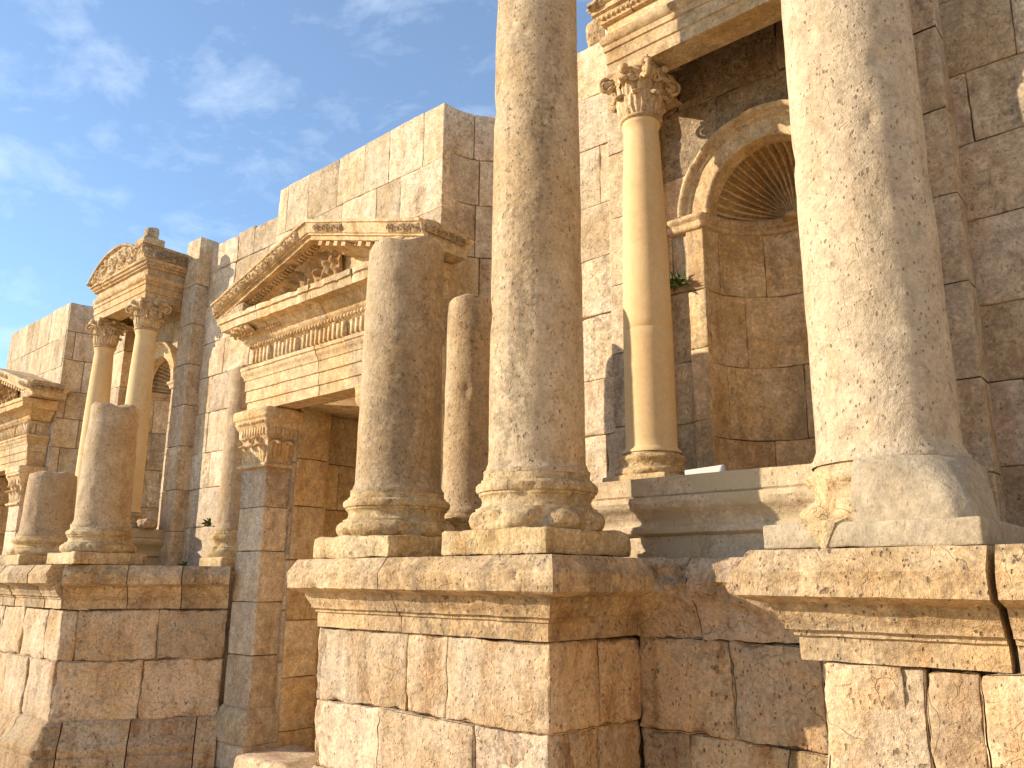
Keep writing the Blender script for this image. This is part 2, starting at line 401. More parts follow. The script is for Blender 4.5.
# ------------------------------------------------------------------ podiums
CAPP = [(.02, 1.71), (.022, 1.80), (.036, 1.803), (.038, 1.822), (.060, 1.826), (.064, 1.846), (.080, 1.868), (.098, 1.905), (.102, 1.922), (.125, 1.926), (.19, 1.945), (.207, 1.952), (.214, 2.042), (.15, 2.128), (-.25, 2.131)]
ROWS = [G0, .50, .87, 1.27, 1.705]
BASEP = [(.16, G0), (.16, .36), (.13, .37), (.15, .41), (.15, .45), (.11, .50), (.07, .56), (.05, .60), (.05, .63), (.02, .66), (.0, .68)]
def podium(label, pts, joints, bodymat=M_rough, base=False, core=None, first=None, rows=ROWS, capmat=M_cap, profile=CAPP, chip=.024, amp=.005, bulge=.007, wmin=.32, wmax=.72, name='podium', grp='podiums along the stage front', cat='podium', jgap=.008, cpts=None):
    t = thing(name, label, cat, (pts[1][0], pts[1][1], G0), group=grp)
    L = Vector(t.location)
    def place(o): o.location = -L
    p = Path(pts)
    mb = MB()
    for i in range(len(pts)-1):
        s_ = seg(*pts[i], *pts[i+1])
        if base: rr = [.66]+[z for z in rows if z > .9]
        else: rr = rows
        ashlar(mb, s_, rr, wmin=wmin, wmax=wmax, depth=.3, gap=.004, r=.009, amp=.019, chip=.06, freq=4.2, res=.022, var=.012, bulge=bulge, wob=.02, first=(first or {}).get(i))
    if core: prism(mb, core, G0-.1, TOP-.04, (.4, .4, .4))
    place(obj('body', mb, bodymat, t))
    mb = MB(); sweep(mb, Path(cpts) if cpts else p, profile, joints=joints, res=.022, pres=.012, amp=amp, chip=chip, freq=5, gap=jgap, var=.008)
    place(obj('cornice', mb, capmat, t, sharp=32))
    if base:
        mb = MB(); sweep(mb, p, BASEP, joints=[1.2, 2.1, 2.9, 3.5, 4.1], res=.03, pres=.015, amp=.006, chip=.03, freq=4, gap=.012)
        place(obj('base_moulding', mb, M_red, t))
    return t
podium('big podium beside the doorway carrying two broken columns and one very tall column',
       [(-5.38, 4.6), (-4.57, 3.3), (-2.70, 3.3), (-2.70, 4.12)], [1.531+.80, 1.531+1.87+.58],
       core=[(-5.3, 4.6), (-4.5, 3.38), (-2.78, 3.38), (-2.78, 5.3), (-5.3, 5.3)],
       first={1: {3: (.83, 1.16), 2: (.62, 1.38), 1: (.4, 1.0)}, 2: {3: (.42,), 2: (.43,), 1: (.3,)}})
podium('podium at the left edge with a moulded foot, carrying two stump columns',
       [(-10.68, 4.2), (-10.68, 3.3), (-8.81, 3.3), (-8.0, 4.6)], [.5, 1.15, 1.5, 1.8, 2.35, 2.77, 3.35, 3.85], base=True, bodymat=M_rough,
       core=[(-10.6, 5.1), (-10.6, 3.38), (-8.88, 3.38), (-8.08, 4.62), (-8.08, 5.1)], rows=[G0, .68, 1.22, 1.705], wmin=.45, wmax=.8)
podium('podium at the right edge below the widest column with its repaired foot',
       [(-1.33, 4.12), (-1.33, 3.3), (.5, 3.3), (.5, 4.2)], [.82+.72, .82+1.35], jgap=.028, cpts=[(-1.385, 4.12), (-1.385, 3.3), (.5, 3.3), (.5, 4.2)], core=[(-1.25, 5.1), (-1.25, 3.38), (.42, 3.38), (.42, 5.1)],
       first={1: {3: (.36, .54, .9), 2: (.45, .8), 1: (.25, .7)}})
CAP2 = [(o_*1.25, z_) for o_, z_ in [(.01, 1.71), (.02, 1.80), (.03, 1.82), (.05, 1.86), (.08, 1.90), (.11, 1.95), (.13, 2.0), (.12, 2.07), (.08, 2.125), (-.25, 2.131)]]
podium('recessed wall low between the two right podiums, with an eroded rounded cornice in shade',
       [(-2.70, 4.10), (-2.69, 4.10), (-1.34, 4.10), (-1.33, 4.10)], [.42, 1.0], bodymat=M_red, capmat=M_rough, profile=CAP2, chip=.07, amp=.02,
       core=[(-2.7, 4.17), (-1.3, 4.17), (-1.3, 5.1), (-2.7, 5.1)], name='recessed_wall', cat='wall', grp=None, wmin=.4, wmax=.75,
       rows=[G0, .45, .85, 1.22, 1.705], first={1: {3: (.57,), 2: (.30, .85)}})
podium('recessed wall behind the podium at the left edge, under the distant pair of slender columns',
       [(-12.3, 3.95), (-12.0, 3.95), (-11.0, 3.95), (-10.68, 3.95)], [.6, 1.1], bodymat=M_red, capmat=M_rough, profile=CAP2,
       core=[(-15.2, 4.03), (-10.6, 4.03), (-10.6, 5.1), (-15.2, 5.1)], name='recessed_wall', cat='wall', grp=None)
# ------------------------------------------------------------------ aedicule pedestals (upper ledge)
UPP = [(0, TOP), (0, 2.262), (.02, 2.268), (.035, 2.28), (.035, 2.315), (.02, 2.325), (.025, 2.35), (.05, 2.39), (.085, 2.42), (.10, 2.455), (.095, 2.485), (.075, 2.49), (.085, 2.50), (.085, 2.602), (-.3, 2.604)]
def upper(cx, label, name='pedestal', e=.95):
    t = thing(name, label, 'pedestal', (cx, 4.28, TOP), group='moulded pedestals under the slender columns')
    p = Path([(cx-e, 5.1), (cx-e, 4.28), (cx+e, 4.28), (cx+e, 5.1)])
    mb = MB(); sweep(mb, p, UPP, joints=(), res=.03, pres=.012, amp=.0035, chip=.02, freq=5, gap=.006, back=-.25, var=.003)
    o = obj('moulding', mb, M_pod, t, sharp=32); o.location = -Vector(t.location)
    mb = MB(); prism(mb, [(cx-e+.05, 4.34), (cx+e-.05, 4.34), (cx+e-.05, 5.9), (cx-e+.05, 5.9)], TOP-.03, 2.585); o = obj('top_slab', mb, M_pod, t, smooth=False); o.location = -Vector(t.location)
    return t
CR, CL = -2.20, -11.31
upper(-2.10, 'long cement-patched moulded pedestal under the slender column beside the big shell niche', e=1.0)
upper(CL, 'distant moulded pedestal in shade behind the stump column on the left podium')
# ------------------------------------------------------------------ back wall bays
ZS = 4.63; RN = .49
def bay(cx, x1, ztop, label, seed):
    t = thing('stone_wall', label, 'wall', (cx, W, TOP), group='ashlar back wall bays with niches'); L = -Vector(t.location)
    def cull(C):
        x = np.abs(C[:, 0]-cx); z = C[:, 2]
        return ((x < RN+.06) & (z < ZS) & (z > 2.0) & (C[:, 1] < 5.6)) | ((z >= ZS) & (np.hypot(x, z-ZS) < RN+.07) & (C[:, 1] < 5.6))
    rows = [TOP-.03, 2.62, 3.10, 3.55, 4.08, 4.56, 5.02, 5.56, 6.05, ztop]
    mb = MB()
    ex = Path([(cx-3.08, 4.9), (cx-3.08, 5.04), (cx-3.05, 5.18), (cx-2.98, 5.32), (cx-2.86, 5.43), (cx-2.68, 5.49), (cx-2.5, 5.48), (cx-2.33, 5.42), (cx-2.18, 5.29), (cx-2.07, 5.13)], smooth=True)
    ashlar(mb, ex, rows[:-1]+[6.55], wmin=.3, wmax=.5, depth=.3, r=.008, amp=.004, chip=.012, gap=.008, freq=5, res=.05, var=.002)
    kw = dict(wmin=.35, wmax=.85, depth=.45, r=.006, amp=.007, chip=.035, gap=.004, freq=4, res=.04, var=.008, cull=cull, wob=.014)
    mr = MB()
    if cx > -5:
        ashlar(mb, seg(cx-2.07, W, x1, W), rows[:7], **kw)
        ashlar(mb, seg(cx-2.07, W, cx-.84, W), rows[6:], top_wave=.03, **kw); ashlar(mb, seg(cx+.86, W, x1, W), rows[6:], top_wave=.03, **kw)
        ashlar(mr, seg(cx-.84, W, cx+.86, W), rows[6:], **{**kw, 'amp': .02, 'wob': .02})
        obj('weathered_stones', mr, M_dark, t).location = L
    else: ashlar(mb, seg(cx-2.07, W, x1, W), rows, top_wave=.03, **kw)
    # broken backing mass so no light passes
    for (a, b) in ((cx-2.2, cx-RN-.1), (cx+RN+.1, x1-.02)): prism(mb, [(a, W+.12), (b, W+.12), (b, W+.7), (a, W+.7)], TOP-.05, ztop-.04)
    prism(mb, [(cx-RN-.15, W+.72), (cx+RN+.15, W+.72), (cx+RN+.15, W+.9), (cx-RN-.15, W+.9)], TOP-.05, ztop-.04)
    prism(mb, [(cx-RN-.15, W+.12), (cx+RN+.15, W+.12), (cx+RN+.15, W+.75), (cx-RN-.15, W+.75)], ZS+RN+.08, ztop-.04)
    obj('masonry', mb, M_wall, t).location = L
    for sx, a in ((-1, cx-1.21), (1, cx+.85)):
        mb = MB(); p = Path([(a, W), (a, 4.95), (a+.36, 4.95), (a+.36, W)])
        zz = [TOP, 2.58, 3.1, 3.66, 4.2, 4.75, 5.3, 5.85, 6.53]
        for z0, z1 in zip(zz[:-1], zz[1:]):
            block(mb, (a, -(W+.1), z0+.0015), (a+.36, -4.95+rng.uniform(-.004, .004), z1-.0015), r=.005, amp=.005, chip=.02, freq=5, res=.035, faces='FLRT',
                  M=lambda P: np.stack([P[:, 0], -P[:, 1], P[:, 2]], 1))
        obj('pilaster', mb, M_wall, t).location = L
    # niche
    mb = MB(); th = np.linspace(pi, 0, 25)
    arc = Path([(cx-RN, W-.03)]+[(cx+RN*cos(a), W+RN*sin(a)) for a in th]+[(cx+RN, W-.03)], smooth=True)
    ashlar(mb, arc, [2.55, 2.98, 3.52, 4.06, ZS], wmin=.35, wmax=.6, depth=.12, r=.005, amp=.009, chip=.035, gap=.003, freq=5, res=.035, var=.004, wob=.012)
    for s_ in (-1, 1):
        x0, x1_ = (cx-RN-.14, cx-RN) if s_ < 0 else (cx+RN, cx+RN+.14)
        for z0, z1 in ((2.6, 3.1), (3.1, 3.62), (3.62, 4.06), (4.06, ZS)):
            block(mb, (x0, -W-.03, z0+.003), (x1_, -W+.035, z1-.003), r=.008, amp=.006, chip=.03, freq=6, res=.03, faces='FLR', M=lambda P: np.stack([P[:, 0], -P[:, 1], P[:, 2]], 1))
    nio = obj('niche', mb, M_ent if cx > -5 else M_wall, t); nio.location = L
    # ribbed shell
    mb = MB(); nt_, nf_ = 44, 460
    TH, PH = np.meshgrid(np.linspace(.09, pi/2, nt_), np.linspace(0, pi, nf_), indexing='ij')
    fl = 23
    grv = np.clip(.5-.5*np.cos(PH*fl*2)-.15, 0, 1)**.8
    edge_ = np.clip((pi/2-.05-TH)/.06, 0, 1)**.5*np.clip((TH-.12)/.5, 0, 1)
    rr = RN-.02+.055*grv*edge_
    X = cx+rr*np.sin(TH)*np.cos(PH); Z = ZS+.0+rr*np.sin(TH)*np.sin(PH); Y = W+rr*np.cos(TH)
    P = np.stack([X, Y, Z], -1).reshape(-1, 3); P += .004*pn(P*14)[:, None]
    mb.add(P, gridq(nt_, nf_), (.35, .4, .6))
    ll = [(.075*cos(a), .075*sin(a)) for a in np.linspace(0, pi, 13)]
    lathe(mb, [(0, 0), (.07, 0), (.06, .04), (0, .06)], cx, W+RN-.06, segs=24)
    mb.V[-1][:, 2] += ZS-.02
    sh = obj('shell', mb, M_ent if cx > -5 else M_wall, nio)
    # spring moulding round the inside
    mb = MB(); sweep(mb, arc, [(.0, ZS-.09), (.02, ZS-.085), (.025, ZS-.055), (.01, ZS-.045), (.035, ZS-.03), (.05, ZS-.01), (.045, ZS+.02), (0, ZS+.025)], joints=[.9, 1.3], res=.04, pres=.012, amp=.003, chip=.01, back=-.03)
    obj('spring_moulding', mb, M_ent, nio)
    # archivolt
    mb = MB(); pf = densify([(RN-.05, .10), (RN-.05, -.03), (RN-.038, -.042), (RN+.085, -.046), (RN+.09, -.062), (RN+.12, -.065), (RN+.125, -.085), (RN+.145, -.10), (RN+.16, -.105), (RN+.17, -.09), (RN+.175, .02)], .012)
    aa = np.linspace(-.0, pi+.0, 90); A, K = np.meshgrid(aa, np.arange(len(pf)), indexing='ij')
    r_ = pf[:, 0][K]; d_ = pf[:, 1][K]
    P = np.stack([cx+r_*np.cos(A), W+d_, ZS+r_*np.sin(A)], -1).reshape(-1, 3)
    e = fbm(P*6, 3); P[:, 1] += .012*e*(pf[:, 1][K].ravel() < 0)+.03*np.clip(fbm(P*4+3, 2)*2-.35, 0, 1)*(pf[:, 0][K].ravel() > RN+.08)
    mb.add(P, gridq(len(aa), len(pf)), (.6, .4, .5)); obj('archivolt', mb, M_ent, nio)
    for s_ in (-1, 1):
        mb = MB(); sweep(mb, Path([(cx+s_*(RN+.13)-.13, W), (cx+s_*(RN+.13)-.13, W-.04), (cx+s_*(RN+.13)+.13, W-.04), (cx+s_*(RN+.13)+.13, W)]), [(0, ZS-.10), (.02, ZS-.09), (.03, ZS-.04), (.05, ZS-.03), (.055, ZS), (0, ZS+.01)], res=.03, pres=.012, amp=.004, chip=.02, back=-.03)
        obj('impost', mb, M_ent, nio)
    return t
bay(CR, 2.6, 6.57, 'pale block wall right of centre with a large ribbed shell niche behind the slender column', 1)
bay(CL, -8.10, 6.44, 'lower distant block wall left of the pediment with tall pilasters and a small shell niche', 2)
# ------------------------------------------------------------------ door walls, jamb pillars, entablature and pediment
def door_wall(c, label, seed):
    t = thing('stone_wall', label, 'wall', (c, 4.9, G0), group='projecting walls above the doorways'); L = -Vector(t.location)
    mb = MB(); a, b = c-1.43, c+1.41
    ashlar(mb, seg(a, 4.9, b, 4.9), [4.5, 5.0, 5.44, 5.96, 6.55], wmin=.32, wmax=.62, depth=.3, r=.005, amp=.005, chip=.028, gap=.003, freq=4, res=.04, var=.003, top_wave=.012, wob=.012)
    ashlar(mb, seg(a, 5.2, a, 4.9), [2.1, 2.6, 3.1, 3.6, 4.1, 4.5, 5.0, 5.44, 5.96, 6.55], wmin=.2, wmax=.5, depth=.2, r=.008, amp=.004, chip=.015, res=.05, var=.002)
    for s_ in (-1, 1):
        x0, x1 = (a, c-.75) if s_ < 0 else (c+.75, b)
        p = seg(x0, 4.9, x1, 4.9)
        ashlar(mb, p, [G0, .7, 1.2, 1.7, 2.2, 2.7, 3.2, 3.75, 4.5], wmin=.3, wmax=.7, depth=.2, r=.01, amp=.006, chip=.02, res=.06)
    obj('masonry', mb, M_wall, t).location = L
    mb = MB()          # passage behind the door; its golden stone paints in warm bounced light
    pl = Path([(c-.72, 4.9), (c-.70, 5.25), (c-.70, 5.3), (c-.82, 5.3), (c-.82, 8.2)])
    for q in (seg(c-.72, 4.92, c-.72, 5.32), seg(c-.86, 5.32, c-.86, 8.4)):
        ashlar(mb, q, [G0, .55, 1.05, 1.6, 2.2, 2.75, 3.25, 3.8, 4.4], wmin=.45, wmax=.9, depth=.15, r=.01, amp=.006, chip=.02, res=.05, var=.006)
    ashlar(mb, seg(c+.86, 8.4, c+.86, 4.95), [G0, .8, 1.6, 2.4, 3.2, 4.4], wmin=.6, wmax=.9, depth=.15, res=.12)
    ashlar(mb, seg(c-.9, 8.4, c+.9, 8.4), [G0, .8, 1.6, 2.4, 3.2, 4.4], wmin=.6, wmax=.9, depth=.15, res=.12)
    prism(mb, [(c-.9, 4.95), (c+.9, 4.95), (c+.9, 8.5), (c-.9, 8.5)], 3.78, 4.0)
    obj('passage', mb, M_ent, t).location = L; mb = MB()
    prism(mb, [(a+.05, 5.0), (b-.05, 5.0), (b-.05, 6.3), (a+.05, 6.3)], 4.0, 6.5)
    prism(mb, [(a+.05, 5.0), (c-.9, 5.0), (c-.9, 8.5), (a+.05, 8.5)], G0, 4.2); prism(mb, [(c+.9, 5.0), (b-.05, 5.0), (b-.05, 8.5), (c+.9, 8.5)], G0, 4.2)
    obj('core', mb, M_wall, t, smooth=False).location = L
    return t
door_wall(-6.69, 'tall pale block wall rising above the triangular pediment, with a sharp curved right corner', 3)
door_wall(-15.84, 'farthest pale block wall at the left edge, standing above the cut-off pediment', 4)

YM = lambda P: np.stack([P[:, 0], -P[:, 1], P[:, 2]], 1)       # local (x, out, z) -> world
def dentils(mb, p0, p1, n, w, h, d, amp=.002):
    """row of small blocks between two points (front bottom centre), each w wide, h high, d deep"""
    p0 = np.array(p0, float); p1 = np.array(p1, float); u = (p1-p0)/np.linalg.norm(p1-p0)
    up_ = np.array([0, 0, 1.]); up_ = up_-u*(up_@u); up_ /= np.linalg.norm(up_); nn = np.cross(u, up_)
    for k in range(n):
        if k and rng.random() < .07: continue
        c = p0+(p1-p0)*(k+.5)/n; ww = w*rng.uniform(.85, 1.1); hh = h*rng.uniform(.85, 1.1)
        V = []
        for (a, b_, e) in ((-1, 0, 0), (1, 0, 0), (1, 1, 0), (-1, 1, 0), (-.8, .08, 1), (.8, .08, 1), (.8, .92, 1), (-.8, .92, 1)):
            V.append(c+u*a*ww/2+up_*b_*hh+nn*e*d)
        mb.add(V, np.array([[4, 5, 6, 7], [0, 1, 5, 4], [1, 2, 6, 5], [2, 3, 7, 6], [3, 0, 4, 7]]), (.5, .5, .5))
def eggs(mb, p0, p1, n, r, rz=None):
    p0 = np.array(p0, float); p1 = np.array(p1, float); rz = rz or r
    for k in range(n):
        c = p0+(p1-p0)*(k+.5)/n; nu, nv = 10, 6
        T_, F_ = np.meshgrid(np.linspace(0, 2*pi, nu, endpoint=False), np.linspace(0, pi, nv), indexing='ij')
        j = rng.uniform(.8, 1.15)
        P = np.stack([c[0]+r*j*np.sin(F_)*np.cos(T_), c[1]+r*np.sin(F_)*np.sin(T_), c[2]+rz*j*np.cos(F_)], -1).reshape(-1, 3)
        mb.add(P, gridq(nu, nv, wrap=True), (.5, .5, .5))
# scroll-and-leaf relief: a finely gridded panel with carved-looking height
def relief(mb, O, U, V, nrm, nu, nv, depth, freq, inside=None, seed=0.):
    O, U, V, nrm = [np.array(a, float) for a in (O, U, V, nrm)]
    a, b = np.meshgrid(np.linspace(0, 1, nu), np.linspace(0, 1, nv), indexing='ij'); a = a.ravel(); b = b.ravel()
    P = O+a[:, None]*U+b[:, None]*V
    lu = np.linalg.norm(U); lv = np.linalg.norm(V); x = a*lu; y = b*lv
    px = x+.03*np.sin(y*freq*1.3+seed); cell = lv*.95
    k = np.floor(px/cell); fx = (px/cell-k-.5)*2*np.where(k % 2, 1, -1); fy = (y/lv-.5)*2
    rr = np.hypot(fx, fy); an = np.arctan2(fy, fx)
    h = .5+.5*np.sin(rr*7.5-an*1.0+k*pi); h *= np.clip(1.25-rr, 0, 1)**.5
    h += .55*np.abs(pn(np.stack([x*freq, y*freq, np.full_like(x, seed)], 1)))*1.8
    edge = np.minimum(np.minimum(a, 1-a)*lu, np.minimum(b, 1-b)*lv)
    h *= np.clip(edge/.012, 0, 1)
    P = P+nrm*(h*depth)[:, None]
    Q = gridq(nu, nv)
    if inside is not None: Q = Q[inside(P[Q].mean(1))]
    mb.add(P, Q, (.5, .5, .5))
def leaf(mb, base, out, h, w, curl, lean=.0, thick=.028, rows=16, cols=13):
    """acanthus leaf: base point, outward horizontal unit vector"""
    base = np.array(base, float); out = np.array([out[0], out[1], 0.]); side = np.array([-out[1], out[0], 0.])
    v = np.linspace(0, 1, rows); u = np.linspace(-1, 1, cols)
    for layer in (0, 1):
        V_, U_ = np.meshgrid(v, u, indexing='ij')
        wid = w*(.55+.55*np.sin(pi*np.clip(V_*.9+.08, 0, 1)))*(1-.35*V_**3)
        wid = wid*(1-.16*np.abs(np.sin(V_*pi*3.5))*(np.abs(U_) > .6))
        tt = np.clip((V_-.62)/.38, 0, 1)
        z = h*(np.minimum(V_, .62)/.62*.86+.14*np.sin(tt*pi*.75)/1.-.14*tt*tt)
        o = lean*V_+curl*tt**1.4+.012*(1-U_**2)*np.sin(V_*pi)+.006*np.cos(U_*pi*3)
        o = o-layer*thick*(1-.2*V_)
        z = z-layer*thick*.4*tt
        P = base+side*(U_*wid/2)[..., None]+out*o[..., None]+np.array([0, 0, 1.])*z[..., None]
        q = gridq(rows, cols); mb.add(P.reshape(-1, 3), q if layer else q[:, ::-1], (.5, .5, .5))
        if layer == 0: F0 = P
        else:
            ring = lambda G: np.concatenate([G[:, 0], G[-1, 1:], G[::-1, -1][1:]])
            A_, B_ = ring(F0), ring(P); n_ = len(A_); i = np.arange(n_-1)
            mb.add(np.concatenate([A_, B_]), np.stack([i, i+1, i+1+n_, i+n_], 1), (.5, .5, .5))
def spiral(mb, c, ax, out, r, tube, turns=1.6):
    c = np.array(c, float); ax = np.array(ax, float); ax /= np.linalg.norm(ax); o = np.array(out, float); zz = np.array([0, 0, 1.])
    n = 34; m_ = 7; P = []
    for k in range(n):
        f = k/(n-1); a = f*turns*2*pi+pi/2; rr = r*(1-.78*f); tb = tube*(1-.35*f)
        rad = o*cos(a)*-1+zz*sin(a); cen = c+rad*rr+ax*.0
        for j in range(m_):
            b_ = j/m_*2*pi; P.append(cen+rad*cos(b_)*tb+ax*sin(b_)*tb*1.25)
    q = gridq(n, m_); P = np.array(P); a_ = np.arange(n*m_).reshape(n, m_)
    a_ = np.concatenate([a_, a_[:, :1]], 1); q = np.stack([a_[:-1, :-1], a_[:-1, 1:], a_[1:, 1:], a_[1:, :-1]], -1).reshape(-1, 4)
    mb.add(P, q, (.5, .5, .5)); eggs(mb, P[-1]-.001, P[-1]+.001, 1, tube*1.2)
def corinthian(mb, z, r, H):
    lathe(mb, [(r*1.0, z), (r*1.14, z+.008), (r*1.16, z+.025), (r*1.0, z+.035), (r*1.06, z+H*.5), (r*1.35, z+H*.8), (r*1.6, z+H*.88), (0, z+H*.88)], segs=40, amp=.002)
    for k in range(8):
        a = k*pi/4+pi/8; leaf(mb, (r*1.04*cos(a), r*1.04*sin(a), z+.03), (cos(a), sin(a)), H*.40, r*.98, r*.34, lean=.03)
    for k in range(8):
        a = k*pi/4; leaf(mb, (r*1.02*cos(a), r*1.02*sin(a), z+.05), (cos(a), sin(a)), H*.64, r*.86, r*.46, lean=.05)
    for k in range(4):
        a = k*pi/2+pi/4; o = np.array([cos(a), sin(a), 0]); s_ = np.array([-sin(a), cos(a), 0])
        leaf(mb, (r*1.05*cos(a), r*1.05*sin(a), z+H*.40), (cos(a), sin(a)), H*.46, r*.62, r*.55, lean=r*.45, thick=.04)
        spiral(mb, o*(r*1.80)+np.array([0, 0, z+H*.76]), s_, o, H*.15, H*.036)
        for s2 in (-1, 1):
            b_ = a+s2*.48; o2 = np.array([cos(b_), sin(b_), 0])
            spiral(mb, o2*(r*1.42)+np.array([0, 0, z+H*.72]), np.array([-sin(b_), cos(b_), 0]), s_*s2*-1., H*.10, H*.026, 1.4)
    for k in range(4):
        a = k*pi/2; eggs(mb, (r*1.58*cos(a), r*1.58*sin(a), z+H*.90), (r*1.58*cos(a), r*1.58*sin(a), z+H*.9001), 1, r*.28, r*.24)
    n = 16; ring = []; q_ = r*1.62                        # abacus with concave sides
    for k in range(4):
        for j in range(n):
            f = j/n*2-1; R0 = q_*(1-.2*(1-f*f)); ring.append(((cos(k*pi/2)*R0-sin(k*pi/2)*f*q_), (sin(k*pi/2)*R0+cos(k*pi/2)*f*q_)))
    ring = [(x*(1-.10*(abs(abs(x)-abs(y)) < .02)), y*(1-.10*(abs(abs(x)-abs(y)) < .02))) for x, y in ring]
    lv = [(.88, z+H*.86), (.92, z+H*.895), (1., z+H*.92), (1., z+H*.985), (.98, z+H*.99)]
    V = np.array([[x*s_, y*s_, zz] for (x, y) in ring for (s_, zz) in lv]); V += .004*pn(V*20)[:, None]
    mb.add(V, [gridq(4*n, len(lv), wrap=True)], (.5, .5, .5))
    mb.add(np.array([[x*.98, y*.98, z+H*.99] for x, y in ring]), [np.arange(4*n)[None, :]], (.5, .5, .5))
    mb.add(np.array([[x*.88, y*.88, z+H*.86] for x, y in ring]), [np.arange(4*n)[::-1][None, :]], (.5, .5, .5))
# thin restored columns of the aedicules
def slender():
    t = thing('slender_column', '', 'column', (0, 0, 2.604), group='slender columns with leafy capitals')
    mb = MB(); b0 = 0.
    block(mb, (-.24, -.24, 0), (.24, .24, .055), r=.01, amp=.006, chip=.03, freq=8, res=.04, faces='FKLRT')
    lathe(mb, [(.235, .05), (.245, .075), (.235, .10), (.205, .112), (.20, .13), (.21, .15), (.222, .165), (.21, .185), (.188, .192), (.185, .21), (0, .21)], segs=48, pres=.012, amp=.007, chip=.03, chipf=7)
    obj('base', mb, M_base, t)
    mb = MB(); lathe(mb, [(.19, .208), (.19, .222), (.176, .235), (.168, .25), (.167, .9), (.1655, 1.035), (.1625, 1.04), (.1625, 1.045), (.1653, 1.05), (.158, 1.5), (.142, 2.1), (.124, 2.55), (.134, 2.57), (.138, 2.585), (.132, 2.61)], segs=72, pres=.05, amp=.0008)
    obj('shaft', mb, M_new, t)
    mb = MB(); corinthian(mb, 2.60, .133, .405); obj('capital', mb, M_ent, t)
    return t
s0 = slender(); s0['label'] = 'smooth golden slender column with leafy capital left of the big shell niche'; s0.location = (-2.875, 4.6, 2.604)
for x, lb, rz in ((-1.42, 'slender column mostly hidden behind the widest column', 1.57), (CL-.65, 'farther slender column of the distant left pair under the carved curved gable', .0), (CL+.65, 'nearer slender column of the distant left pair, behind the stump column', 1.57)):
    c_ = copy_tree(s0); c_.location = (x, 4.6, 2.604); c_['label'] = lb; c_.rotation_euler = (0, 0, rz)
